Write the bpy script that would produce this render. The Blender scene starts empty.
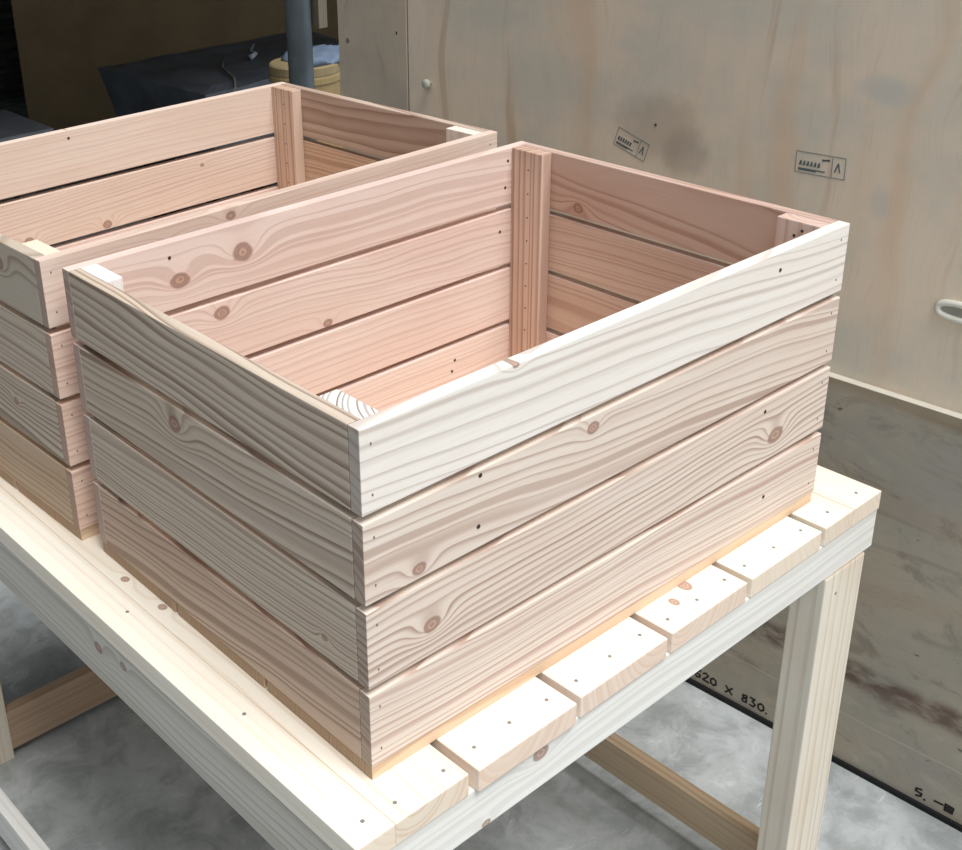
import bpy, bmesh, math, random
from mathutils import Vector, Matrix, Euler
random.seed(7)
C = bpy.context.scene.collection
scene = bpy.context.scene

# ---------------------------------------------------------------- node helpers
class NT:
    def __init__(s, tree): s.t = tree; s.n = tree.nodes; s.l = tree.links
    def _set(s, sock, v):
        if isinstance(v, bpy.types.NodeSocket): s.l.new(v, sock)
        elif v is not None: sock.default_value = v
    def math(s, op, a, b=None, c=None, clamp=False):
        n = s.n.new('ShaderNodeMath'); n.operation = op; n.use_clamp = clamp
        s._set(n.inputs[0], a)
        if b is not None: s._set(n.inputs[1], b)
        if c is not None: s._set(n.inputs[2], c)
        return n.outputs[0]
    def vmath(s, op, a, b=None, scale=None):
        n = s.n.new('ShaderNodeVectorMath'); n.operation = op
        s._set(n.inputs[0], a)
        if b is not None: s._set(n.inputs[1], b)
        if scale is not None: s._set(n.inputs['Scale'], scale)
        return n.outputs[1] if op in ('LENGTH', 'DOT_PRODUCT') else n.outputs[0]
    def comb(s, x, y, z):
        n = s.n.new('ShaderNodeCombineXYZ')
        for i, v in enumerate((x, y, z)): s._set(n.inputs[i], v)
        return n.outputs[0]
    def sep(s, v):
        n = s.n.new('ShaderNodeSeparateXYZ'); s._set(n.inputs[0], v); return n.outputs
    def noise(s, v, scale=1.0, detail=2.0, rough=.5, color=False, dist=0.0):
        n = s.n.new('ShaderNodeTexNoise'); s._set(n.inputs['Vector'], v)
        n.inputs['Scale'].default_value = scale; n.inputs['Detail'].default_value = detail
        n.inputs['Roughness'].default_value = rough; n.inputs['Distortion'].default_value = dist
        return n.outputs[1] if color else n.outputs[0]
    def mix(s, f, a, b, blend='MIX'):
        n = s.n.new('ShaderNodeMix'); n.data_type = 'RGBA'; n.blend_type = blend
        s._set(n.inputs[0], f); s._set(n.inputs[6], a); s._set(n.inputs[7], b)
        return n.outputs[2]
    def ramp(s, f, lo, hi, a=0.0, b=1.0):
        n = s.n.new('ShaderNodeMapRange'); n.interpolation_type = 'SMOOTHSTEP'
        s._set(n.inputs[0], f); n.inputs[1].default_value = lo; n.inputs[2].default_value = hi
        s._set(n.inputs[3], a); s._set(n.inputs[4], b)
        return n.outputs[0]

def lin(r, g, b):
    f = lambda c: ((c/255+.055)/1.055)**2.4 if c/255 > .04045 else c/255/12.92
    return (f(r), f(g), f(b), 1)

# ---------------------------------------------------------------- wood node group
def wood_group():
    g = bpy.data.node_groups.new('wood_grain', 'ShaderNodeTree')
    def inp(name, typ, d=None):
        s = g.interface.new_socket(name, in_out='INPUT', socket_type=typ)
        if d is not None: s.default_value = d
    inp('Vector', 'NodeSocketVector'); inp('Seed', 'NodeSocketFloat', 0.0)
    inp('CY', 'NodeSocketFloat', 0.0); inp('CZ', 'NodeSocketFloat', 0.03)
    inp('Slope', 'NodeSocketFloat', 0.0); inp('Spacing', 'NodeSocketFloat', 0.006)
    inp('Wave', 'NodeSocketFloat', 0.02)
    inp('Light', 'NodeSocketColor'); inp('Dark', 'NodeSocketColor'); inp('Tint', 'NodeSocketColor')
    inp('TintAmt', 'NodeSocketFloat', 0.5); inp('Contrast', 'NodeSocketFloat', 0.6)
    for k in '123': inp('K'+k, 'NodeSocketVector', (9, 9, .001))
    g.interface.new_socket('Color', in_out='OUTPUT', socket_type='NodeSocketColor')
    g.interface.new_socket('Height', in_out='OUTPUT', socket_type='NodeSocketFloat')
    T = NT(g); gi = g.nodes.new('NodeGroupInput'); go = g.nodes.new('NodeGroupOutput'); I = gi.outputs
    x, y, z = T.sep(I['Vector'])
    sd = T.math('MULTIPLY', I['Seed'], 3.17)
    nv = T.comb(T.math('ADD', T.math('MULTIPLY', x, 2.6), sd), T.math('MULTIPLY', y, 7.0), T.math('MULTIPLY', z, 7.0))
    n1 = T.math('SUBTRACT', T.noise(nv, 1.0, 2.0, .45), .5)
    nv2 = T.comb(T.math('ADD', T.math('MULTIPLY', x, 16.0), sd), T.math('MULTIPLY', y, 30.0), T.math('MULTIPLY', z, 30.0))
    n2 = T.math('SUBTRACT', T.noise(nv2, 1.0, 2.0, .5), .5)
    # knots bend the rings around them
    bump = None; core = None; halo = None
    for k in '123':
        kx, ky, kr = T.sep(I['K'+k])
        dx = T.math('DIVIDE', T.math('SUBTRACT', x, kx), kr); dy = T.math('DIVIDE', T.math('SUBTRACT', y, ky), kr)
        q = T.math('ADD', T.math('POWER', T.math('ABSOLUTE', T.math('MULTIPLY', dx, .34)), 2.0),
                   T.math('POWER', T.math('ABSOLUTE', T.math('MULTIPLY', dy, .55)), 2.0))
        e = T.math('MULTIPLY', T.math('EXPONENT', T.math('MULTIPLY', q, -1.0)), T.math('MULTIPLY', kr, 2.1))
        wob = T.math('MULTIPLY', n2, 1.6)
        d = T.math('ADD', T.math('SQRT', T.math('ADD', T.math('POWER', T.math('ABSOLUTE', T.math('MULTIPLY', dx, .85)), 2.0),
                   T.math('POWER', T.math('ABSOLUTE', T.math('MULTIPLY', dy, 1.1)), 2.0))), wob)
        h = T.ramp(d, .6, 2.3, 1.0, 0.0)
        bump = e if bump is None else T.math('ADD', bump, e)
        core = d if core is None else T.math('MINIMUM', core, d)
        halo = h if halo is None else T.math('MAXIMUM', halo, h)
    yy = T.math('ADD', T.math('ADD', T.math('SUBTRACT', y, I['CY']), T.math('MULTIPLY', x, I['Slope'])),
                T.math('MULTIPLY', n1, I['Wave']))
    zz = T.math('SUBTRACT', z, I['CZ'])
    r = T.math('SQRT', T.math('ADD', T.math('MULTIPLY', yy, yy), T.math('MULTIPLY', zz, zz)))
    r = T.math('ADD', r, T.math('ADD', bump, T.math('MULTIPLY', n2, .0010)))
    # uneven ring widths
    rn = T.noise(T.comb(T.math('MULTIPLY', r, 70.0), sd, 0.0), 1.0, 1.0, .5)
    ph = T.math('ADD', T.math('DIVIDE', r, I['Spacing']), T.math('MULTIPLY', rn, 2.4))
    fr = T.math('FRACT', ph)
    up = T.ramp(fr, .25, .86, 0.0, 1.0); dn = T.ramp(fr, .90, 1.0, 1.0, 0.0)
    line = T.math('MULTIPLY', T.math('POWER', up, 1.7), dn)
    ring_id = T.math('FLOOR', ph)
    rv = T.noise(T.comb(T.math('MULTIPLY', ring_id, 1.37), T.math('MULTIPLY', x, 1.3), sd), 1.0, 1.0, .5)
    line = T.math('MULTIPLY', line, T.ramp(rv, .25, .7, .45, 1.0))
    fib = T.noise(T.comb(T.math('MULTIPLY', x, 14.0), T.math('MULTIPLY', y, 900.0), T.math('ADD', T.math('MULTIPLY', z, 900.0), sd)), 1.0, 2.0, .6)
    big = T.noise(T.comb(T.math('ADD', T.math('MULTIPLY', x, 3.2), sd), T.math('MULTIPLY', y, 14.0), T.math('ADD', z, sd)), 1.0, 3.0, .55)
    base = T.mix(T.math('MULTIPLY', T.ramp(big, .35, .68), I['TintAmt']), I['Light'], I['Tint'])
    col = T.mix(T.math('MULTIPLY', line, I['Contrast']), base, I['Dark'])
    col = T.mix(T.ramp(fib, .3, .75, 0.0, .16), col, I['Dark'])
    col = T.mix(T.math('MULTIPLY', halo, .45), col, I['Tint'])
    kring = T.math('SINE', T.math('MULTIPLY', core, 13.0))
    kc = T.mix(T.ramp(kring, -1, 1), lin(186, 146, 126), lin(142, 106, 90))
    kc = T.mix(T.ramp(core, .62, .95), kc, lin(112, 78, 66))
    col = T.mix(T.ramp(core, .8, 1.2, .78, 0.0), col, kc)
    g.links.new(col, go.inputs['Color'])
    g.links.new(T.math('SUBTRACT', 1.0, line), go.inputs['Height'])
    return g
WG = wood_group()
NOK = (9, 9, .001)
def wood(name, light, dark, tint, seed=None, cy=0.0, cz=.03, slope=0.0, spacing=.006, wave=.03, contrast=.6,
         tamt=.5, knots=(), rough=.62, end=.62):
    m = bpy.data.materials.new(name); m.use_nodes = True; T = NT(m.node_tree)
    b = m.node_tree.nodes['Principled BSDF']; b.inputs['Roughness'].default_value = rough
    b.inputs['Specular IOR Level'].default_value = .25
    gn = m.node_tree.nodes.new('ShaderNodeGroup'); gn.node_tree = WG
    at = m.node_tree.nodes.new('ShaderNodeAttribute'); at.attribute_name = 'grain'
    T.l.new(at.outputs['Vector'], gn.inputs['Vector'])
    vals = dict(Seed=random.uniform(0, 60) if seed is None else seed, CY=cy, CZ=cz, Slope=slope, Spacing=spacing,
                Wave=wave, Light=light, Dark=dark, Tint=tint, TintAmt=tamt, Contrast=contrast)
    for k, v in vals.items(): gn.inputs[k].default_value = v
    ks = list(knots) + [NOK]*3
    for i in range(3): gn.inputs['K%d' % (i+1)].default_value = ks[i]
    ae = m.node_tree.nodes.new('ShaderNodeAttribute'); ae.attribute_name = 'endgrain'
    ec = (end, end*.93, end*.88, 1) if end < 1 else (1, 1, 1, 1)
    T.l.new(T.mix(ae.outputs['Fac'], gn.outputs['Color'], T.mix(1.0, gn.outputs['Color'], ec, 'MULTIPLY')), b.inputs['Base Color'])
    bp = m.node_tree.nodes.new('ShaderNodeBump'); bp.inputs['Strength'].default_value = .15
    bp.inputs['Distance'].default_value = .0006
    T.l.new(gn.outputs['Height'], bp.inputs['Height']); T.l.new(bp.outputs[0], b.inputs['Normal'])
    return m
def plain(name, col, rough=.6, metal=0.0, vary=.12, scale=9.0):
    m = bpy.data.materials.new(name); m.use_nodes = True; T = NT(m.node_tree)
    b = m.node_tree.nodes['Principled BSDF']; b.inputs['Roughness'].default_value = rough
    b.inputs['Metallic'].default_value = metal
    tc = m.node_tree.nodes.new('ShaderNodeTexCoord')
    n = T.noise(tc.outputs['Object'], scale, 4.0, .6)
    dk = (col[0]*(1-vary*2.2), col[1]*(1-vary*2.2), col[2]*(1-vary*2.2), 1)
    T.l.new(T.mix(T.ramp(n, .3, .7), dk, col), b.inputs['Base Color'])
    return m

# ---------------------------------------------------------------- mesh helpers
def link(name, me, mat=None, parent=None):
    o = bpy.data.objects.new(name, me); C.objects.link(o)
    if mat: me.materials.append(mat)
    if parent: o.parent = parent
    return o
def from_bm(name, bm, mat=None, parent=None, loc=(0, 0, 0), smooth=False):
    me = bpy.data.meshes.new(name); bm.to_mesh(me); bm.free()
    if smooth:
        for p in me.polygons: p.use_smooth = True
    o = link(name, me, mat, parent); o.location = loc
    return o
def empty(name, label, cat, loc=(0, 0, 0), rz=0.0, group=None):
    o = bpy.data.objects.new(name, None); C.objects.link(o); o.location = loc; o.rotation_euler = (0, 0, rz)
    o.empty_display_size = .1
    o['label'] = label; o['category'] = cat
    if group: o['group'] = group
    return o
def board(name, parent, lo, hi, axis, mat, bev=.0012, flip=False, wear=0.0):
    """box lo..hi in the parent's space; grain runs along axis"""
    lo = Vector(lo); hi = Vector(hi); c = (lo+hi)/2; s = hi-lo
    bm = bmesh.new(); bmesh.ops.create_cube(bm, size=1.0)
    for v in bm.verts: v.co = Vector((v.co.x*s.x, v.co.y*s.y, v.co.z*s.z))
    if bev: bmesh.ops.bevel(bm, geom=bm.edges[:], offset=bev, segments=2, affect='EDGES', profile=.6)
    if wear:
        rnd = random.Random(int(abs(lo.x+lo.y*7+lo.z*13)*9999))
        for v in bm.verts: v.co += Vector([rnd.uniform(-wear, wear) for _ in range(3)])
    oth = [a for a in (0, 1, 2) if a != axis]
    oth.sort(key=lambda a: -s[a]); wa, ta = oth
    me = bpy.data.meshes.new(name); bm.to_mesh(me); bm.free()
    at = me.attributes.new('grain', 'FLOAT_VECTOR', 'POINT')
    for i, v in enumerate(me.vertices):
        L = v.co[axis]+s[axis]/2
        at.data[i].vector = (L, v.co[wa], v.co[ta]*(-1 if flip else 1))
    eg = me.attributes.new('endgrain', 'FLOAT', 'FACE')
    for p in me.polygons: eg.data[p.index].value = 1.0 if abs(p.normal[axis]) > .6 else 0.0
    o = link(name, me, mat, parent); o.location = c
    return o
M_screw = plain('screw_steel', lin(150, 146, 140), .5, .2)
M_pale = plain('nail_head', lin(138, 128, 122), .5, .2)
M_nail = plain('nail_dark', lin(74, 66, 60), .5, .5)
def pin(name, parent, p, normal, r=.0018, mat=None, squash=1.0):
    """a small nail or screw head at p (in the parent's space)"""
    bm = bmesh.new(); bmesh.ops.create_cone(bm, cap_ends=True, segments=12, radius1=r, radius2=r*.8, depth=.0008)
    q = Vector(normal).to_track_quat('Z', 'Y').to_matrix().to_4x4()
    for v in bm.verts: v.co.x *= squash
    bmesh.ops.transform(bm, matrix=q, verts=bm.verts)
    return from_bm(name, bm, mat or M_nail, parent, Vector(p)+Vector(normal)*.0003)
def pin_on(b, p, normal, **k):          # p in the thing's space, b a board of that thing
    return pin(k.pop('name', 'nail'), b, Vector(p)-b.location, normal, **k)

F0 = .80                               # table stands .80 m below the first survey plane: floor is z = 0
# ---------------------------------------------------------------- wood colours, left side with shade painted in
PINK_L = lin(236, 216, 206); PINK_D = lin(188, 152, 138); PINK_T = lin(228, 196, 184)
PALE_L = lin(240, 234, 226); PALE_D = lin(186, 168, 156); PALE_T = lin(236, 216, 204)
BEIG_L = lin(231, 217, 204); BEIG_D = lin(162, 130, 114); BEIG_T = lin(220, 198, 183)
SHADE_L = lin(214, 198, 180); SHADE_D = lin(122, 92, 74); SHADE_T = lin(204, 180, 160)  # left boards: same wood, darkened in colour for their shaded side
PINE_L = lin(246, 238, 224); PINE_D = lin(216, 192, 164); PINE_T = lin(246, 230, 210)

T_ = .0155; BH = .0863; PITCH = .0949
def rowz(r): z0 = (3-r)*PITCH; return z0, z0+BH
def crate(W, D, label, loc, rz, mats, nails=True):
    t = empty('wooden_crate', label, 'crate', loc, rz, 'slatted wooden crates on the table')
    oz = .0169
    # floor boards run along x
    for a, b in ((.0015, .177), (.183, .358), (.364, D-.0015)):
        board('floor_board', t, (.001, a, 0), (W-.001, b, oz-.0003), 0, mats['floor'])
    for r in range(4):
        a, b = rowz(r); a += oz; b += oz
        f = board('front_board', t, (0, 0, a), (W, T_, b), 0, mats['front'][r])
        k = board('rear_board', t, (0, D-T_, a), (W, D, b), 0, mats['rear'][r])
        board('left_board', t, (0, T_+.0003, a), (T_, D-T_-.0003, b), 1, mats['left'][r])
        board('right_board', t, (W-T_, T_+.0003, a), (W, D-T_-.0003, b), 1, mats['right'][r])
        if nails:
            for x in (.0125, W-.0125+.003*r % .004):
                for h in (.017, .068):
                    pin_on(f, (x if x < .1 else W-.016, 0, b-h), (0, -1, 0), r=.0016, squash=.6, mat=M_pale)
    # corner battens: 21 x 60 mm, standing against the end boards
    pm = mats['post']
    for i, (x, y) in enumerate(((T_, T_), (W-T_-.021, T_), (T_, D-T_-.060), (W-T_-.021, D-T_-.060))):
        p = board('corner_post', t, (x+.0003*(1 if i % 2 == 0 else -1), y+(.0003 if i < 2 else -.0003), oz),
                  (x+.021+.0003*(1 if i % 2 == 0 else -1), y+.060+(.0003 if i < 2 else -.0003), 3*PITCH+BH+oz-.0004), 2, pm[i])
        if i == 3:
            for k in range(9):
                pin_on(p, (x-.0003, y+.026, .36-.0365*k), (-1, 0, 0), r=.0013)
    return t

def W_(name, pal, **k):
    L, Dk, Ti = pal
    return wood(name, L, Dk, Ti, **k)
PINK = (PINK_L, PINK_D, PINK_T); PALE = (PALE_L, PALE_D, PALE_T); BEIG = (BEIG_L, BEIG_D, BEIG_T)
SHADE = (SHADE_L, SHADE_D, SHADE_T); PINE = (PINE_L, PINE_D, PINE_T)

mats1 = dict(
    floor=W_('pine_floor_board', (lin(230, 204, 174), lin(186, 150, 118), lin(218, 184, 150)), spacing=.004, cy=.2, wave=.01),
    front=[W_('front_board_top', PALE, seed=3, cy=-.10, cz=.035, slope=.06, spacing=.0125, wave=.030, contrast=.62, tamt=.25, knots=[(.19, .043, .005)]),
           W_('front_board_upper', BEIG, seed=11, cy=-.06, cz=.03, slope=.10, spacing=.0125, wave=.040, contrast=.7, knots=[(.305, .028, .0065), (.066, -.032, .007)]),
           W_('front_board_lower', BEIG, seed=23, cy=-.09, cz=.02, slope=-.02, spacing=.0078, wave=.035, contrast=.85, knots=[(.08, -.009, .009), (.649, -.012, .011)]),
           W_('front_board_bottom', (BEIG_L, lin(176, 140, 124), BEIG_T), seed=31, cy=-.12, cz=.03, slope=.03, spacing=.0075, wave=.03, contrast=.75)],
    rear=[W_('rear_board_top', PINK, seed=41, cy=-.07, cz=.03, slope=.03, spacing=.015, wave=.04, contrast=.5, knots=[(.239, .004, .013), (.146, -.006, .011), (.03, .01, .004)]),
          W_('rear_board_upper', PINK, seed=47, cy=-.05, cz=.02, slope=.05, spacing=.0085, wave=.05, contrast=.45, knots=[(.201, .026, .009), (.367, -.038, .007)]),
          W_('rear_board_lower', PINK, seed=53, cy=-.08, cz=.04, spacing=.009, wave=.04, contrast=.35),
          W_('rear_board_bottom', PINK, seed=59, cy=-.10, cz=.03, spacing=.006, wave=.03, contrast=.4)],
    left=[W_('left_board_top', SHADE, seed=61, cy=.075, cz=.05, slope=-.05, spacing=.0092, wave=.035, contrast=.85, tamt=.3),  # left side: shade painted into the board colours
          W_('left_board_upper', SHADE, seed=67, cy=-.05, cz=.03, slope=.05, spacing=.0095, wave=.045, contrast=.75, knots=[(.30, .022, .010)]),
          W_('left_board_lower', SHADE, seed=71, cy=.065, cz=.03, slope=.04, spacing=.0055, wave=.04, contrast=.7, knots=[(.05, -.02, .004)]),
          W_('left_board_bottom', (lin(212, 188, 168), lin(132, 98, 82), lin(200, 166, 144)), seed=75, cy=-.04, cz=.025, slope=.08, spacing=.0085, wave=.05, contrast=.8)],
    right=[W_('right_board_top', (lin(210, 184, 170), lin(156, 114, 98), lin(194, 154, 138)), seed=83, cy=.0, cz=.03, slope=-.10, spacing=.013, wave=.06, contrast=.7, knots=[(.395, -.030, .008)]),
           W_('right_board_upper', (lin(212, 188, 172), lin(166, 128, 112), lin(200, 166, 150)), seed=89, cy=-.07, cz=.02, slope=.03, spacing=.007, wave=.03, contrast=.6),
           W_('right_board_lower', (lin(212, 188, 172), lin(164, 124, 108), lin(200, 166, 150)), seed=97, cy=-.03, cz=.03, spacing=.011, wave=.05, contrast=.6),
           W_('right_board_bottom', PINK, seed=99)],
    post=[wood('post_striped_end', end=1.0, light=lin(250, 246, 240), dark=lin(120, 98, 88), tint=lin(246, 230, 220), seed=5, cy=-.05, cz=.06, spacing=.0062, wave=.0, contrast=1.0, tamt=.2),
          W_('post_right_front', PINK, end=.9, seed=8, spacing=.006, contrast=.7),
          wood('post_white_end', lin(252, 250, 246), lin(226, 216, 206), lin(246, 236, 230), end=1.0, seed=9, spacing=.005, contrast=.3),
          wood('post_right_rear', lin(222, 196, 180), lin(160, 118, 100), lin(202, 168, 150), end=.95, seed=15, cy=.07, cz=.02, spacing=.0085, wave=.01, contrast=.9)])
mats2 = dict(
    floor=mats1['floor'],
    front=[W_('second_front_top', (lin(228, 208, 194), lin(176, 136, 118), lin(216, 186, 168)), seed=103, cy=-.06, cz=.03, spacing=.009, wave=.03, contrast=.35, knots=[(.274, .032, .008), (.176, .012, .008)])]
          + [W_('second_front_board', (lin(240, 212, 194), lin(176, 132, 114), lin(222, 186, 164)), seed=105+i, cy=-.06, spacing=.007, contrast=.5) for i in range(3)],
    rear=[W_('second_rear_top', (lin(232, 214, 200), lin(200, 168, 150), lin(224, 198, 182)), seed=113, cy=-.10, cz=.03, spacing=.008, wave=.02, contrast=.4, knots=[(.33, .045, .002)]),
          W_('second_rear_upper', (lin(230, 210, 196), lin(186, 150, 132), lin(220, 192, 174)), seed=117, cy=-.08, cz=.03, slope=-.04, spacing=.006, wave=.03, contrast=.5, knots=[(.236, -.028, .006), (.381, -.035, .007), (.582, .026, .003)]),
          W_('second_rear_lower', PINK, seed=121), W_('second_rear_bottom', PINK, seed=122)],
    left=[W_('second_left_top', (lin(204, 192, 176), lin(134, 110, 90), lin(196, 176, 156)), seed=131, cy=-.02, cz=.02, spacing=.010, wave=.07, contrast=.6, knots=[(.095, .012, .009)]),  # shaded left side, again painted as darker wood
          W_('second_left_upper', SHADE, seed=137, cy=.06, spacing=.008, wave=.05, contrast=.6),
          W_('second_left_lower', SHADE, seed=139, cy=-.05, spacing=.007, wave=.06, contrast=.75, knots=[(.115, .004, .005)]),
          W_('second_left_bottom', (lin(208, 184, 158), lin(150, 112, 84), lin(204, 164, 128)), seed=141, cy=.05, spacing=.008, wave=.05, contrast=.6)],
    right=[W_('second_right_top', (lin(206, 186, 170), lin(146, 112, 96), lin(184, 154, 136)), seed=151, cy=.02, cz=.02, slope=.05, spacing=.013, wave=.05, contrast=.8),
           W_('second_right_upper', (lin(222, 196, 172), lin(160, 120, 96), lin(202, 164, 136)), seed=153, cy=-.06, spacing=.008, wave=.04, contrast=.7)]
          + [W_('second_right_board', PINK, seed=155+i) for i in range(2)],
    post=[wood('second_post_pale', lin(240, 228, 206), lin(206, 188, 160), lin(236, 218, 192), end=1.0, seed=161, spacing=.006, contrast=.5),
          wood('second_post_white', lin(246, 236, 226), lin(214, 196, 182), lin(240, 226, 214), end=1.0, seed=162, spacing=.006, contrast=.5),
          W_('second_post_rear', PINK, end=.95, seed=163),
          wood('second_post_right', lin(222, 198, 180), lin(168, 130, 110), lin(206, 174, 152), end=.95, seed=164, cy=.06, cz=.02, spacing=.010, wave=.01, contrast=.8)])

TT = F0-.0169                           # table top height
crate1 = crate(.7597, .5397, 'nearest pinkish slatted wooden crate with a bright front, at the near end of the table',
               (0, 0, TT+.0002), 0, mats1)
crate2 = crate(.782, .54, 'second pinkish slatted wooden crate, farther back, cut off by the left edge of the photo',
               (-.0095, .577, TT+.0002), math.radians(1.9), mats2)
# stray nail holes seen on the long boards
def ch(root, nm, i=0): return [o for o in root.children if o.name.split('.')[0] == nm][i]
for r, x, z in ((1, .144, .27), (1, .142, .214), (0, .619, .349), (2, .621, .167), (3, .639, .041)):
    pin_on(ch(crate1, 'front_board', r), (x, 0, z+.0169), (0, -1, 0), r=.0026)
for r, x, z in ((3, .606, .062), (1, .70, .245), (0, .715, .352), (0, .71, .312), (3, .60, .045), (0, .133, .352)):
    pin_on(ch(crate1, 'rear_board', r), (x, .5397-T_, z+.0169), (0, -1, 0), r=.0024)
for y, z in ((.030, .35), (.040, .36), (.05, .352)):
    pin_on(ch(crate1, 'corner_post', 1), (.7597-T_-.0213, y, z+.0169), (-1, 0, 0), r=.0022)
pin_on(ch(crate2, 'rear_board', 0), (.33, .54-T_, .375), (0, -1, 0), r=.0024)

# ---------------------------------------------------------------- work table
tbl = empty('work_table', 'pale pine slatted work table carrying both wooden crates', 'table', (-.066, -.056, 0), math.radians(.6))
L = 1.246; Wt = .918; TH = .028
def slat(x0, x1, seed, nm='slat', pal=PINE, knots=(), y0=0, **k):
    x0 += .003*(x0 > 0); x1 += .003*(x1 < Wt-.01)
    return board(nm, tbl, (x0, y0, TT-TH), (x1, L, TT), 1, W_(nm+'_pine', pal, seed=seed, knots=knots, end=.86, **k), bev=.0015)
PINEW = (lin(250, 243, 230), lin(228, 206, 180), lin(250, 236, 216)); PINEP = (lin(248, 236, 224), lin(222, 190, 168), lin(248, 226, 208))
eb = slat(0, .0445, 201, 'edge_board', PINEW, spacing=.011, cy=.03, wave=.01, contrast=.35)
slats = [slat(.0448, .1405, 203, pal=PINE, spacing=.012, cy=-.02, wave=.03, contrast=.6, knots=[(.44, -.030, .006), (.52, -.034, .005)]),
         slat(.1505, .2955, 207, y0=-.004, pal=PINEP, spacing=.013, cy=-.03, wave=.03, contrast=.35),
         slat(.3055, .4525, 209, y0=-.001, pal=PINEP, spacing=.011, cy=.06, wave=.03, contrast=.4),
         slat(.4625, .6075, 211, pal=PINEP, spacing=.011, cy=-.05, wave=.03, contrast=.4, knots=[(.048, .012, .0085), (.036, -.022, .006)]),
         slat(.6175, .7695, 213, pal=PINEW, spacing=.014, cy=.10, wave=.02, contrast=.25),
         slat(.7795, .846, 217, pal=PINE, spacing=.010, cy=.08, wave=.02, contrast=.3)]
er = slat(.847, Wt, 219, 'edge_board', PINEW, spacing=.011, cy=.05, wave=.02, contrast=.3)
for s, xs in ((slats[0], (.125, .062)), (slats[1], (.170, .222, .276)), (slats[2], (.322, .380, .434)), (slats[3], (.48, .535, .592)),
              (slats[4], (.634, .694, .752)), (slats[5], (.815,)), (eb, (.024,)), (er, (.885,))):
    for x in xs:
        for y in (.022, L-.022):
            pin_on(s, (x+.003, y+.002*math.sin(x*90), TT), (0, 0, 1), r=.0024, mat=M_screw, name='screw')
for y in (.22, .46, .86): pin_on(eb, (.030, y, TT), (0, 0, 1), r=.0024, mat=M_screw, name='screw')
APW = (lin(236, 235, 231), lin(206, 200, 192), lin(232, 227, 218))
ZB = TT-TH
fa = board('apron', tbl, (.002, .002, .695), (.918, .040, ZB-.0003), 0,
      W_('apron_front_pine', APW, seed=221, cy=-.09, cz=.05, spacing=.013, wave=.03, contrast=.6, knots=[(.248, .018, .010), (.168, -.026, .0055)]), bev=.0015)
board('apron', tbl, (.002, L-.040, .695), (.918, L-.003, ZB-.0003), 0, W_('apron_rear_pine', APW, seed=223), bev=.0015)
board('apron', tbl, (.001, .0405, .676), (.0185, L-.0405, ZB-.0003), 1,
      W_('apron_left_pine', (lin(216, 212, 204), lin(170, 160, 148), lin(206, 196, 184)), seed=227, cy=-.06, cz=.03, spacing=.011, wave=.03, contrast=.7, knots=[(.45, .012, .009), (.39, .02, .006)]), bev=.0015)
board('apron', tbl, (.8975, .0405, .695), (.915, L-.0405, ZB-.0003), 1, W_('apron_right_pine', APW, seed=229), bev=.0015)
LEGP = (lin(232, 224, 210), lin(198, 178, 156), lin(220, 200, 176))
for i, (x, y) in enumerate(((.019, -.0005), (.801, -.0005), (.019, 1.196), (.801, 1.196))):
    g_ = board('leg', tbl, (x, y, 0), (x+.096, y+.048, .6947), 2,
          W_('leg_pine', LEGP, seed=231+i, cy=-.08+.01*i, cz=.05, spacing=.014, wave=.012, contrast=.75, tamt=.7), bev=.002)
    if i == 1: pin_on(g_, (x+.03, y, .66), (0, -1, 0), r=.0024, mat=M_screw, name='screw')
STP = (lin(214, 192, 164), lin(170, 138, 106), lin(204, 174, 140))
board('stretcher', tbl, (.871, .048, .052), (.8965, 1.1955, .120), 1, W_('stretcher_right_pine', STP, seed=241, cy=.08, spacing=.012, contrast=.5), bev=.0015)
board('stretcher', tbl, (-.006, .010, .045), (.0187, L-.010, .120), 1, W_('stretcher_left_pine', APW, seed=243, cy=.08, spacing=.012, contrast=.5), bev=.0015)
board('stretcher', tbl, (.1155, 1.200, .018), (.8005, 1.226, .104), 0, W_('stretcher_rear_pine', (lin(190, 162, 136), lin(152, 122, 98), lin(178, 148, 122)), seed=245, cy=.08, spacing=.012, contrast=.5), bev=.0015)

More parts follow.
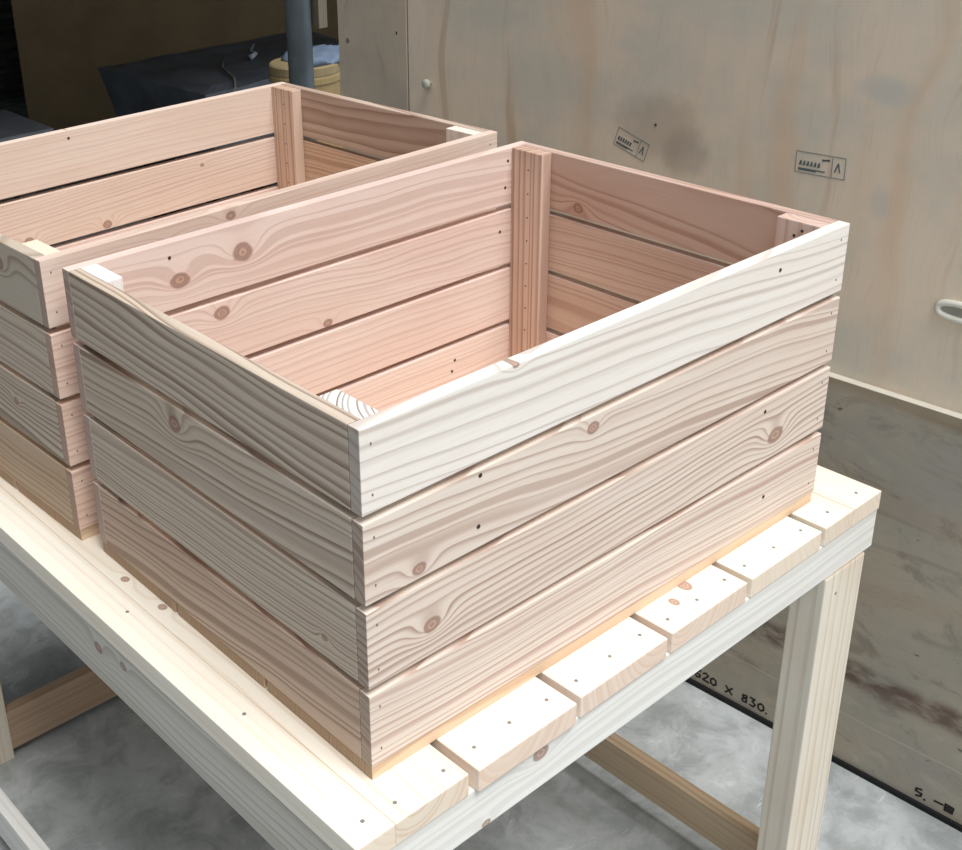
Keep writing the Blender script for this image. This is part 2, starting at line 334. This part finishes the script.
# ---------------------------------------------------------------- plywood sheets against the wall
WR = .055                                # wall direction
def wl(x, y, z): return Matrix.Rotation(WR, 4, 'Z') @ Vector((x, y, z)) + Vector((1.160, .425, 0))
def ply_material(name, base, warm, grey, streak, vertical=True, weather=False):
    m = bpy.data.materials.new(name); m.use_nodes = True; T = NT(m.node_tree)
    b = m.node_tree.nodes['Principled BSDF']; b.inputs['Roughness'].default_value = .75
    b.inputs['Specular IOR Level'].default_value = .2
    tc = m.node_tree.nodes.new('ShaderNodeTexCoord'); x, y, z = T.sep(tc.outputs['Object'])
    if not vertical: y, z = z, y
    wob = T.math('MULTIPLY', T.noise(T.comb(0.0, T.math('MULTIPLY', y, 3.0), T.math('MULTIPLY', z, 2.2)), 1.0, 2.0), .22)
    yy = T.math('ADD', y, wob)
    s1 = T.noise(T.comb(0.3, T.math('MULTIPLY', yy, 26.0), T.math('MULTIPLY', z, 1.5)), 1.0, 3.0, .55)
    s2 = T.noise(T.comb(4.0, T.math('MULTIPLY', yy, 11.0), T.math('MULTIPLY', z, .8)), 1.0, 2.0, .5)
    fine = T.noise(T.comb(0.0, T.math('MULTIPLY', yy, 240.0), T.math('MULTIPLY', z, 9.0)), 1.0, 3.0, .6)
    blot = T.noise(T.comb(7.0, T.math('MULTIPLY', y, 4.0), T.math('MULTIPLY', z, 5.0)), 1.0, 4.0, .6)
    col = T.mix(T.ramp(blot, .38, .66), base, grey)
    col = T.mix(T.ramp(s2, .5, .75, 0.0, .55), col, warm)
    col = T.mix(T.ramp(s1, .60, .74, 0.0, .50), col, streak)
    col = T.mix(T.ramp(fine, .5, .8, 0.0, .22), col, streak)
    if vertical and 'plywood' in name:
        px, py, pz = T.sep(tc.outputs['Object'])
        wn = T.math('MULTIPLY', T.math('SUBTRACT', T.noise(T.comb(0.0, T.math('MULTIPLY', py, 16.0), T.math('MULTIPLY', pz, 16.0)), 1.0, 4.0, .6), .5), 1.1)
        # a smudge and two washed-out patches
        for cy, cz, ry, rz_, cc, am in ((.596, 1.10, .085, .060, lin(168, 156, 140), .5), (.54, 1.065, .05, .045, lin(166, 154, 138), .45),
                                        (.207, 1.226, .050, .022, lin(190, 192, 188), .4), (.189, 1.052, .020, .030, lin(190, 192, 188), .4)):
            dy = T.math('DIVIDE', T.math('SUBTRACT', py, (cy-.425)/math.cos(.055)+.4025), ry)
            dz = T.math('DIVIDE', T.math('SUBTRACT', pz, cz), rz_)
            d = T.math('ADD', T.math('SQRT', T.math('ADD', T.math('MULTIPLY', dy, dy), T.math('MULTIPLY', dz, dz))), wn)
            col = T.mix(T.ramp(d, .5, 1.3, am, 0.0), col, cc)
    if weather:
        mess = T.noise(T.comb(1.0, T.math('MULTIPLY', y, 12.0), T.math('MULTIPLY', z, 7.0)), 1.0, 6.0, .7, dist=.9)
        col = T.mix(T.ramp(mess, .52, .68, 0.0, .55), col, lin(124, 115, 102))
        col = T.mix(T.ramp(mess, .30, .44, .45, 0.0), col, lin(208, 198, 180))
        px, py, pz = T.sep(tc.outputs['Object'])
        wv = T.math('MULTIPLY', T.math('SUBTRACT', T.noise(T.comb(0.0, T.math('MULTIPLY', py, 5.0), 2.0), 1.0, 2.0), .5), .05)
        h = T.math('ABSOLUTE', T.math('SUBTRACT', T.math('ADD', pz, wv), .205))
        bandn = T.noise(T.comb(0.0, T.math('MULTIPLY', py, 13.0), T.math('MULTIPLY', pz, 30.0)), 1.0, 3.0, .6)
        band = T.math('MULTIPLY', T.ramp(h, .012, .036, 1.0, 0.0), T.ramp(bandn, .35, .6, .15, 1.0))
        col = T.mix(T.math('MULTIPLY', band, .75), col, lin(92, 68, 58))
        h2 = T.math('ABSOLUTE', T.math('SUBTRACT', T.math('ADD', pz, T.math('MULTIPLY', wv, .4)), .112))
        col = T.mix(T.ramp(h2, .0006, .0022, .6, 0.0), col, lin(200, 190, 172))
        h3 = T.math('SUBTRACT', .745, T.math('ADD', pz, wv))
        col = T.mix(T.ramp(h3, .0, .035, .6, 0.0), col, lin(150, 132, 104))
        mo = T.noise(T.comb(3.0, T.math('MULTIPLY', py, 20.0), T.math('MULTIPLY', pz, 26.0)), 1.0, 3.0, .7)
        col = T.mix(T.ramp(mo, .66, .74, 0.0, .7), col, lin(60, 52, 46))
    T.l.new(col, b.inputs['Base Color'])
    return m
M_ply = ply_material('plywood_face', lin(234, 216, 194), lin(222, 184, 148), lin(214, 206, 190), lin(196, 164, 134))
M_plyboard = ply_material('old_board_face', lin(204, 188, 168), lin(192, 168, 144), lin(186, 174, 158), lin(150, 128, 108))
M_plylow = ply_material('weathered_plywood_face', lin(184, 172, 154), lin(172, 148, 128), lin(168, 162, 150), lin(130, 112, 98), False, True)
M_edge = plain('plywood_edge', lin(228, 220, 204), .7, vary=.05)
def sheet(name, label, x0, x1, y0, y1, z0, z1, mat):
    bm = bmesh.new(); bmesh.ops.create_cube(bm, size=1.0)
    s = (x1-x0, y1-y0, z1-z0)
    for v in bm.verts: v.co = Vector((v.co.x*s[0], v.co.y*s[1], (v.co.z+.5)*s[2]))
    bmesh.ops.bevel(bm, geom=bm.edges[:], offset=.001, segments=1, affect='EDGES')
    me = bpy.data.meshes.new(name); bm.to_mesh(me); bm.free()
    me.materials.append(mat); me.materials.append(M_edge)
    for p in me.polygons: p.material_index = 1 if p.normal.z > .5 else 0
    o = bpy.data.objects.new(name, me); C.objects.link(o)
    o.location = wl((x0+x1)/2, (y0+y1)/2, z0); o.rotation_euler = (0, 0, WR)
    o['label'] = label; o['category'] = 'plywood'
    return o
M_black = plain('gap_shade_black', lin(14, 14, 15), .8, vary=.05)  # near-black that paints the shade under the sheet
low = sheet('plywood_sheet', 'dark weathered plywood sheet on edge with handwritten numbers, standing on the concrete floor', 0, .016, -1.5, .80, 0, .752, M_plylow)
up = sheet('plywood_sheet', 'large pale plywood sheet with blue-grey stamps, behind the dark weathered sheet', .0165, .034, -1.6, .795, 0, 1.85, M_ply)
nar = sheet('plank', 'narrow greyish wooden board leaning upright left of the large pale plywood', .0165, .040, .799, 1.012, 0, 1.80, M_plyboard)
nar['category'] = 'board'
# black strip painted in for the shaded gap under the weathered sheet
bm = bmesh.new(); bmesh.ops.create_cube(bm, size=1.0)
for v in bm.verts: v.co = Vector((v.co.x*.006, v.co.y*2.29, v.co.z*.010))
st = from_bm('gap_shade_strip', bm, M_black, low, (-.0112, 0, .0052)); st['label'] = 'black strip standing in for the shaded gap under the bottom edge'
# strokes of felt pen, in the sheet's plane (u to the right as seen = -y, v up)
M_ink = plain('felt_pen_ink', lin(38, 34, 32), .7, vary=.02)
M_stamp = plain('stamp_ink', lin(150, 156, 152), .8, vary=.1, scale=90)
M_stampd = plain('stamp_ink_dark', lin(106, 116, 118), .8, vary=.1, scale=90)
def strokes(name, parent, origin, lines, w, mat, size=1.0, tilt=0.0, xoff=-.0003):
    """ribbon strokes lying on the face of a sheet"""
    bm = bmesh.new(); ct, stt = math.cos(tilt), math.sin(tilt)
    for ln in lines:
        for (a, b) in zip(ln[:-1], ln[1:]):
            a2 = Vector((a[0]*ct-a[1]*stt, a[0]*stt+a[1]*ct))*size; b2 = Vector((b[0]*ct-b[1]*stt, b[0]*stt+b[1]*ct))*size
            d = (b2-a2); d = d.normalized() if d.length > 1e-6 else Vector((1, 0)); n = Vector((-d.y, d.x))*w/2; e = d*w*.3
            q = [a2-e+n, a2-e-n, b2+e-n, b2+e+n]
            f = bm.faces.new([bm.verts.new((0, -c.x, c.y)) for c in q])
            r = bmesh.ops.extrude_face_region(bm, geom=[f])
            for v in [g for g in r['geom'] if isinstance(g, bmesh.types.BMVert)]: v.co.x -= .0003
    bmesh.ops.recalc_face_normals(bm, faces=bm.faces)
    me = bpy.data.meshes.new(name); bm.to_mesh(me); bm.free()
    o = link(name, me, mat, parent); o.location = Vector((xoff, 0, 0)) + Vector(origin)
    return o
G = {'6': [[(.7, 1), (.2, .6), (.05, .25), (.3, 0), (.65, .1), (.65, .4), (.3, .5), (.1, .3)]],
     '2': [[(.1, .8), (.4, 1), (.7, .8), (.5, .5), (.1, .05)], [(.1, .05), (.8, 0)]],
     '0': [[(.4, .85), (.1, .6), (.15, .15), (.45, .0), (.75, .25), (.7, .7), (.4, .85)]],
     'X': [[(.05, .8), (.8, .05)], [(.8, .85), (.05, .0)]],
     '8': [[(.6, .9), (.2, .8), (.2, .6), (.65, .4), (.6, .05), (.2, .05), (.15, .3), (.65, .7), (.6, .9)]],
     '3': [[(.1, .95), (.6, .95), (.35, .55), (.7, .35), (.5, .0), (.1, .05)]],
     '.': [[(.1, .0), (.16, .05)]], ' ': [],
     'S': [[(.7, .95), (.25, .85), (.2, .55), (.75, .5), (.7, .2), (.3, .05)]],
     '-': [[(.05, .5), (.8, .55)]],
     'b': [[(.1, .1), (.1, .8), (.8, .75), (.75, .1), (.1, .1)], [(.1, .45), (.75, .45)], [(.3, .3), (.6, .3)], [(.3, .6), (.6, .6)]]}
def text_lines(s, adv=1.05):
    out = []
    for i, c in enumerate(s):
        out += [[(p[0]+i*adv, p[1]) for p in ln] for ln in G[c]]
    return out
inv_low = low.matrix_world
def in_sheet(o, wy, wz):      # world y,z of a point on the sheet -> its own y,z
    ly = (wy-.425)/math.cos(WR)
    y0 = {low.name: (-1.5+.80)/2, up.name: (-1.6+.795)/2, nar.name: (.799+1.012)/2}[o.name]
    return ly-y0, wz
y, z = in_sheet(low, .417, .022)
strokes('handwriting', low, (-.008, y, z), text_lines('620 X 830.', .92), .0040, M_ink, .0190, 0)
y, z = in_sheet(low, -.030, .020)
strokes('handwriting', low, (-.008, y, z), text_lines('S.-b', .95), .0040, M_ink, .019, 0)
def stamp(origin, w, h, tilt, seedn):
    rnd = random.Random(seedn)
    o = strokes('ink_stamp', up, (-.0089+.0003, *origin),
                [[(0, 0), (w, 0)], [(w, 0), (w, h)], [(w, h), (0, h)], [(0, h), (0, 0)], [(w*.74, h*.05), (w*.74, h*.95)]], .0014, M_stamp, 1, tilt)
    ln = []
    x = w*.08
    while x < w*.52: ln.append([(x, h*.38), (x+w*.025, h*.56)]); ln.append([(x+w*.03, h*.56), (x+w*.03, h*.38)]); x += w*.075
    ln += [[(w*.07, h*.2), (w*.60, h*.2)], [(w*.07, h*.14), (w*.42, h*.14)], [(w*.54, h*.72), (w*.68, h*.80)], [(w*.54, h*.76), (w*.68, h*.76)],
           [(w*.80, h*.3), (w*.86, h*.7)], [(w*.86, h*.7), (w*.90, h*.3)]]
    i = strokes('stamp_print', o, (-.0001, 0, 0), ln, .0022, M_stampd, 1, tilt, 0)
    return o
y, z = in_sheet(up, .335, 1.076); stamp((y, z), .084, .034, 0.02, 1)
y, z = in_sheet(up, .692, 1.058); stamp((y, z), .070, .034, -.30, 2)
# white pull handle and pale knob on the large sheet
M_white = plain('white_plastic', lin(232, 228, 214), .45, vary=.04)
def tube(pts, r, name, mat, parent=None, loc=(0, 0, 0), seg=10, flat=1.0):
    bm = bmesh.new(); rings = []
    for i, p in enumerate(pts):
        p = Vector(p); t = (Vector(pts[min(i+1, len(pts)-1)])-Vector(pts[max(i-1, 0)])).normalized()
        u = t.orthogonal().normalized(); ref = Vector((1, 0, 0))
        if abs(t.dot(ref)) < .95: u = (ref-t*ref.dot(t)).normalized()
        w = t.cross(u)
        rr = r[i] if isinstance(r, (list, tuple)) else r
        rings.append([bm.verts.new(p+u*math.cos(a)*rr*flat+w*math.sin(a)*rr) for a in [2*math.pi*k/seg for k in range(seg)]])
    for a, b in zip(rings[:-1], rings[1:]):
        for k in range(seg): bm.faces.new((a[k], a[(k+1) % seg], b[(k+1) % seg], b[k]))
    bm.faces.new(rings[0][::-1]); bm.faces.new(rings[-1])
    bmesh.ops.recalc_face_normals(bm, faces=bm.faces)
    return from_bm(name, bm, mat, parent, loc, smooth=True)
y, z = in_sheet(up, .016, .913)
def oval(w, h, n=28): return [(0, -w*math.copysign(abs(math.cos(t))**.5, math.cos(t)), h*math.copysign(abs(math.sin(t))**.7, math.sin(t))) for t in [2*math.pi*i/n for i in range(n+1)]]
h = tube(oval(.060, .0125), .0052, 'pull_handle', M_white, up, (-.0105, y, z)); h['label'] = 'white rounded pull handle rim'
bm = bmesh.new()
v0 = [bm.verts.new(Vector(q)) for q in oval(.056, .0115)[:-1]]
r = bmesh.ops.extrude_face_region(bm, geom=[bm.faces.new(v0)])
for v in [q for q in r['geom'] if isinstance(q, bmesh.types.BMVert)]: v.co.x -= .0015
bmesh.ops.recalc_face_normals(bm, faces=bm.faces)
from_bm('handle_plate', bm, plain('handle_plate_grey', lin(176, 172, 160), .5), up, (-.0090, y, z))
y, z = in_sheet(up, 1.155, 1.103)
kb = tube([(0, 0, 0), (-.008, 0, 0), (-.010, 0, 0), (-.016, 0, 0), (-.019, 0, 0)], [.004, .004, .010, .010, .006], 'knob', plain('pale_knob', lin(186, 186, 170), .5, vary=.05), up, (-.0087, y, z), 14)
pin('knot_mark', nar, (-.012, in_sheet(nar, 1.405, 0)[0], 1.160), (-1, 0, 0), r=.006, mat=M_pale)
pin('knot_mark', nar, (-.012, in_sheet(nar, 1.252, 0)[0], 1.193), (-1, 0, 0), r=.0035, squash=.6)
pin('knot_mark', up, (-.009, in_sheet(up, .605, 0)[0], 1.107), (-1, 0, 0), r=.0025)

# ---------------------------------------------------------------- the workshop shell
def struct(name, lo, hi, mat, rz=0.0, loc=(0, 0, 0)):
    lo = Vector(lo); hi = Vector(hi); bm = bmesh.new(); bmesh.ops.create_cube(bm, size=1.0)
    s = hi-lo; c = (lo+hi)/2
    for v in bm.verts: v.co = Vector((v.co.x*s.x, v.co.y*s.y, v.co.z*s.z))+c
    o = from_bm(name, bm, mat, None, loc); o.rotation_euler = (0, 0, rz); o['kind'] = 'structure'
    return o
def concrete():
    m = bpy.data.materials.new('concrete_floor'); m.use_nodes = True; T = NT(m.node_tree)
    b = m.node_tree.nodes['Principled BSDF']
    tc = m.node_tree.nodes.new('ShaderNodeTexCoord'); P = tc.outputs['Object']; x, y, z = T.sep(P)
    n1 = T.noise(P, 2.2, 5.0, .6, dist=.4); n2 = T.noise(P, 11.0, 6.0, .65, dist=.6); n3 = T.noise(P, 90.0, 3.0, .6)
    col = T.mix(T.ramp(n1, .35, .65), lin(198, 202, 203), lin(156, 159, 158))
    col = T.mix(T.ramp(n2, .42, .66, 0.0, .6), col, lin(130, 134, 133))
    col = T.mix(T.ramp(n2, .30, .42, .5, 0.0), col, lin(224, 228, 228))
    col = T.mix(T.ramp(n3, .5, .8, 0.0, .2), col, lin(120, 122, 120))
    # pale scratches and trowel marks
    sc = T.noise(T.comb(T.math('ADD', T.math('MULTIPLY', x, 7.0), T.math('MULTIPLY', y, 3.0)), T.math('MULTIPLY', y, 46.0), 0.0), 1.0, 3.0, .6, dist=1.5)
    col = T.mix(T.ramp(sc, .67, .73, 0.0, .5), col, lin(236, 238, 236))
    # dark stains on the slab
    for sx, sy, sr in ((.305, 1.288, .034), (.365, 1.286, .014)):
        d = T.vmath('LENGTH', T.vmath('SUBTRACT', P, (sx, sy, 0)))
        d = T.math('ADD', d, T.math('MULTIPLY', T.math('SUBTRACT', n2, .5), .03))
        col = T.mix(T.ramp(d, sr*.75, sr*1.15, .6, 0.0), col, lin(70, 70, 62))
    T.l.new(col, b.inputs['Base Color'])
    T.l.new(T.ramp(n2, .3, .7, .42, .7), b.inputs['Roughness'])
    return m
floor = struct('floor', (-6, -7, -.1), (1.75, 8, 0), concrete())
M_wall = plain('wall_render', lin(150, 146, 138), .9)
M_dark = plain('dark_boards', lin(74, 70, 66), .85, vary=.25, scale=5)
struct('wall_right', (.045, -6, 0), (.16, 1.02, 2.9), M_wall, WR, (1.160, .425, 0))
def plankwall():
    m = bpy.data.materials.new('dark_plank_wall'); m.use_nodes = True; T = NT(m.node_tree)
    b = m.node_tree.nodes['Principled BSDF']; b.inputs['Roughness'].default_value = .85
    tc = m.node_tree.nodes.new('ShaderNodeTexCoord'); x, y, z = T.sep(tc.outputs['Object'])
    f = T.math('FRACT', T.math('MULTIPLY', z, 7.0)); idn = T.math('FLOOR', T.math('MULTIPLY', z, 7.0))
    n = T.noise(T.comb(T.math('MULTIPLY', x, 3.0), T.math('MULTIPLY', z, 30.0), idn), 1.0, 4.0, .6)
    col = T.mix(T.ramp(n, .3, .7), lin(66, 62, 58), lin(104, 98, 90))
    col = T.mix(T.ramp(f, .0, .06, 1.0, 0.0), col, lin(20, 18, 18))
    T.l.new(col, b.inputs['Base Color']); return m
struct('wall_back', (-5, 6.4, 0), (8, 6.5, 2.9), plankwall())
struct('wall_side', (5.4, 1.2, 0), (5.5, 6.4, 2.9), M_dark)
struct('shade_wall_left', (-2.3, -.6, 0), (-2.2, 6.4, 2.9), M_dark)  # unseen; set forward and dark to cut light on the left faces
struct('shade_ceiling', (-5.1, 1.55, 2.9), (5.5, 6.5, 3.0), M_dark)  # unseen; added over the rear part to keep it dark
fl2 = struct('floor_rear', (1.75, 1.2, -.1), (6, 8, 0), bpy.data.materials['concrete_floor'])

# ---------------------------------------------------------------- dim things at the back
M_tarp = plain('black_tarpaulin', lin(100, 104, 112), .5, vary=.2, scale=6)
def quad_block(name, q, ztop, z0, taper, mat, parent=None, wrinkle=.004, n=14):
    bm = bmesh.new(); rnd = random.Random(3)
    def bil(u, v):
        a = Vector(q[0]).lerp(Vector(q[1]), u); b = Vector(q[3]).lerp(Vector(q[2]), u); return a.lerp(b, v)
    c = bil(.5, .5)
    top = {}
    for i in range(n+1):
        for j in range(n+1):
            p = bil(i/n, j/n); e = 0 if 0 < i < n and 0 < j < n else -.012
            top[i, j] = bm.verts.new((p.x, p.y, ztop+e+wrinkle*(math.sin(i*1.7+j*.6)*.5+math.sin(j*2.3-i*.9)*.4+rnd.uniform(-.25, .25))))
    for i in range(n):
        for j in range(n): bm.faces.new((top[i, j], top[i+1, j], top[i+1, j+1], top[i, j+1]))
    ring = [(i, 0) for i in range(n)]+[(n, j) for j in range(n)]+[(i, n) for i in range(n, 0, -1)]+[(0, j) for j in range(n, 0, -1)]
    prev = [top[k] for k in ring]
    for s in range(1, 7):
        f = s/6; cur = []
        for k, idx in enumerate(ring):
            t = top[idx].co; d = Vector((t.x, t.y))-c; sc = 1-taper*f+.01*math.sin(k*1.9)*f
            cur.append(bm.verts.new((c.x+d.x*sc, c.y+d.y*sc, ztop-.012+(z0-ztop+.012)*f)))
        m_ = len(ring)
        for k in range(m_): bm.faces.new((prev[k], cur[k], cur[(k+1) % m_], prev[(k+1) % m_]))
        prev = cur
    bm.faces.new(prev)
    bmesh.ops.recalc_face_normals(bm, faces=bm.faces)
    return from_bm(name, bm, mat, parent, smooth=False)
st_ = empty('covered_stack', 'low stack under a black tarpaulin in the dark behind the crates', 'stack', (2.25, 3.5, 0))
tp = quad_block('tarpaulin', [(1.846-2.25, 3.17-3.5), (2.80-2.25, 3.30-3.5), (2.9-2.25, 3.95-3.5), (1.81-2.25, 3.92-3.5)], .65, .34, .12, M_tarp, st_)
for (x, y) in ((-.28, -.2), (.5, -.12), (.5, .3), (-.28, .28), (.1, .05)):
    board('block', st_, (x-.05, y-.05, 0), (x+.05, y+.05, .345), 2, M_dark, bev=.002)
rp = tube([(-.52+.15, -.34, .42), (-.36, -.345, .50), (-.33, -.34, .58), (-.27, -.33, .645), (-.22, -.25, .66), (-.16, -.08, .664), (-.02, .12, .664)], .005, 'rope', plain('pale_rope', lin(120, 118, 104), .8), st_)
rp['label'] = 'thin pale rope over the cover'
tube([(.03, .0, .664), (.07, .02, .672), (.10, .10, .668), (.18, .19, .672)], [.012, .008, .005, .004], 'clip', plain('white_clip', lin(220, 228, 232), .4), st_)
bk = empty('workbench', 'dark grey bench top at the left edge behind the far crate', 'bench', (.7, 3.3, 0))
board('bench_top', bk, (-1.3, -.16, .60), (.52, .22, .64), 0, plain('bench_grey', lin(112, 114, 118), .6), bev=.004)
board('lower_board', bk, (-1.3, -.16, .52), (.46, .20, .56), 0, plain('bench_board_grey', lin(84, 86, 88), .6), bev=.004)
for x in (-1.2, .38):
    for y in (-.12, .14): board('leg', bk, (x, y, 0), (x+.06, y+.05, .60), 2, M_dark, bev=.002)
# brown board closing the back
bp_ = empty('brown_board', 'large brown board standing in the dark behind the tarpaulin stack', 'board', (1.97, 5.03, 0), -.22)
board('panel', bp_, (0, 0, 0), (2.9, .02, 2.2), 0, plain('brown_board_face', lin(132, 108, 76), .8, vary=.1, scale=3), bev=.001)
for x in (.02, 1.4, 2.8): board('batten', bp_, (x, .0205, 0), (x+.06, .06, 2.2), 2, M_dark)
# pipe post
pp = empty('steel_post', 'grey steel pipe post left of the narrow board', 'post', (1.235, 1.735, 0))
tube([(0, 0, .008), (0, 0, 2.3)], .031, 'pipe', plain('galvanised_grey', lin(112, 120, 124), .5, .3, vary=.18, scale=6), pp, seg=24)
bm = bmesh.new(); bmesh.ops.create_cube(bm, size=1.0)
for v in bm.verts: v.co = Vector((v.co.x*.12, v.co.y*.12, v.co.z*.008))
from_bm('base_plate', bm, M_dark, pp, (0, 0, .0042))
board('clamped_offcut', pp, (.036, -.034, 1.13), (.062, .0, 1.9), 2, W_('offcut_wood', (lin(150, 138, 120), lin(110, 94, 78), lin(140, 122, 100)), seed=5))
# drum and blue cloth
dr = empty('round_drum', 'yellowish fibre drum behind the steel post', 'drum', (1.59, 2.20, 0))
def lathe(prof, name, mat, parent, seg=36):
    bm = bmesh.new(); rings = []
    for r, z in prof: rings.append([bm.verts.new((r*math.cos(2*math.pi*k/seg), r*math.sin(2*math.pi*k/seg), z)) for k in range(seg)])
    for a, b in zip(rings[:-1], rings[1:]):
        for k in range(seg): bm.faces.new((a[k], a[(k+1) % seg], b[(k+1) % seg], b[k]))
    bm.faces.new(rings[0][::-1]); bm.faces.new(rings[-1])
    bmesh.ops.recalc_face_normals(bm, faces=bm.faces)
    return from_bm(name, bm, mat, parent, smooth=False)
lathe([(.100, 0), (.105, .01), (.105, .03), (.102, .04), (.102, .88), (.106, .885), (.106, .90), (.104, .905)], 'drum_body', plain('fibre_drum', lin(176, 150, 104), .8), dr)
lathe([(.103, .9055), (.104, .91), (.104, .93), (.099, .934)], 'drum_lid', plain('drum_lid', lin(170, 150, 110), .7), dr)
bm = bmesh.new(); rnd = random.Random(4); n = 12; g = {}
for i in range(n+1):
    for j in range(n+1):
        x = -.05+.17*i/n; y = -.08+.15*j/n
        g[i, j] = bm.verts.new((x, y, .012+.012*math.sin(i*.9+j*.5)+rnd.uniform(0, .006)))
for i in range(n):
    for j in range(n): bm.faces.new((g[i, j], g[i+1, j], g[i+1, j+1], g[i, j+1]))
r = bmesh.ops.extrude_face_region(bm, geom=bm.faces[:])
for v in [q for q in r['geom'] if isinstance(q, bmesh.types.BMVert)]: v.co.z = 0
bmesh.ops.recalc_face_normals(bm, faces=bm.faces)
cl = from_bm('folded_cloth', bm, plain('blue_grey_cloth', lin(120, 136, 160), .7), None, (1.60, 2.19, .9345), smooth=True)
cl['label'] = 'blue-grey folded cloth on top of the fibre drum'; cl['category'] = 'cloth'

# ---------------------------------------------------------------- light
w = bpy.data.worlds.new('overcast_sky'); scene.world = w; w.use_nodes = True
bg = w.node_tree.nodes['Background']; bg.inputs['Color'].default_value = (.76, .89, 1.0, 1); bg.inputs['Strength'].default_value = .74
sl = bpy.data.lights.new('hazy_sun', 'SUN'); sl.energy = 4.15; sl.angle = math.radians(32); sl.color = (1.0, .985, .96)
so = bpy.data.objects.new('hazy_sun', sl); C.objects.link(so)
so.rotation_euler = Vector((.0, -.50, 1.0)).to_track_quat('Z', 'Y').to_euler(); so.location = (0, -3, 4)

# ---------------------------------------------------------------- camera
R = [[0.7682, -0.6394, -0.0319], [-0.2889, -0.3018, -0.9085], [0.5712, 0.7072, -0.4166]]
cam = bpy.data.cameras.new('camera'); co = bpy.data.objects.new('camera', cam); C.objects.link(co)
f = 1239.27; cam.sensor_fit = 'HORIZONTAL'; cam.sensor_width = 36; cam.lens = f*36/962
cam.shift_x = (481-368.07)/962; cam.shift_y = -(425-349.86)/962; cam.clip_start = .02
X = Vector(R[0]); X.normalize(); Z = -Vector(R[2]); Z.normalize(); Y = Z.cross(X).normalized(); X = Y.cross(Z)
m = Matrix((X, Y, Z)).transposed().to_4x4(); m.translation = (-.57109, -.72360, .86828+F0)
co.matrix_world = m
scene.camera = co
vs = scene.view_settings; vs.view_transform = 'Standard'; vs.look = 'None'; vs.gamma = 1; vs.use_curve_mapping = False; vs.exposure = -.1
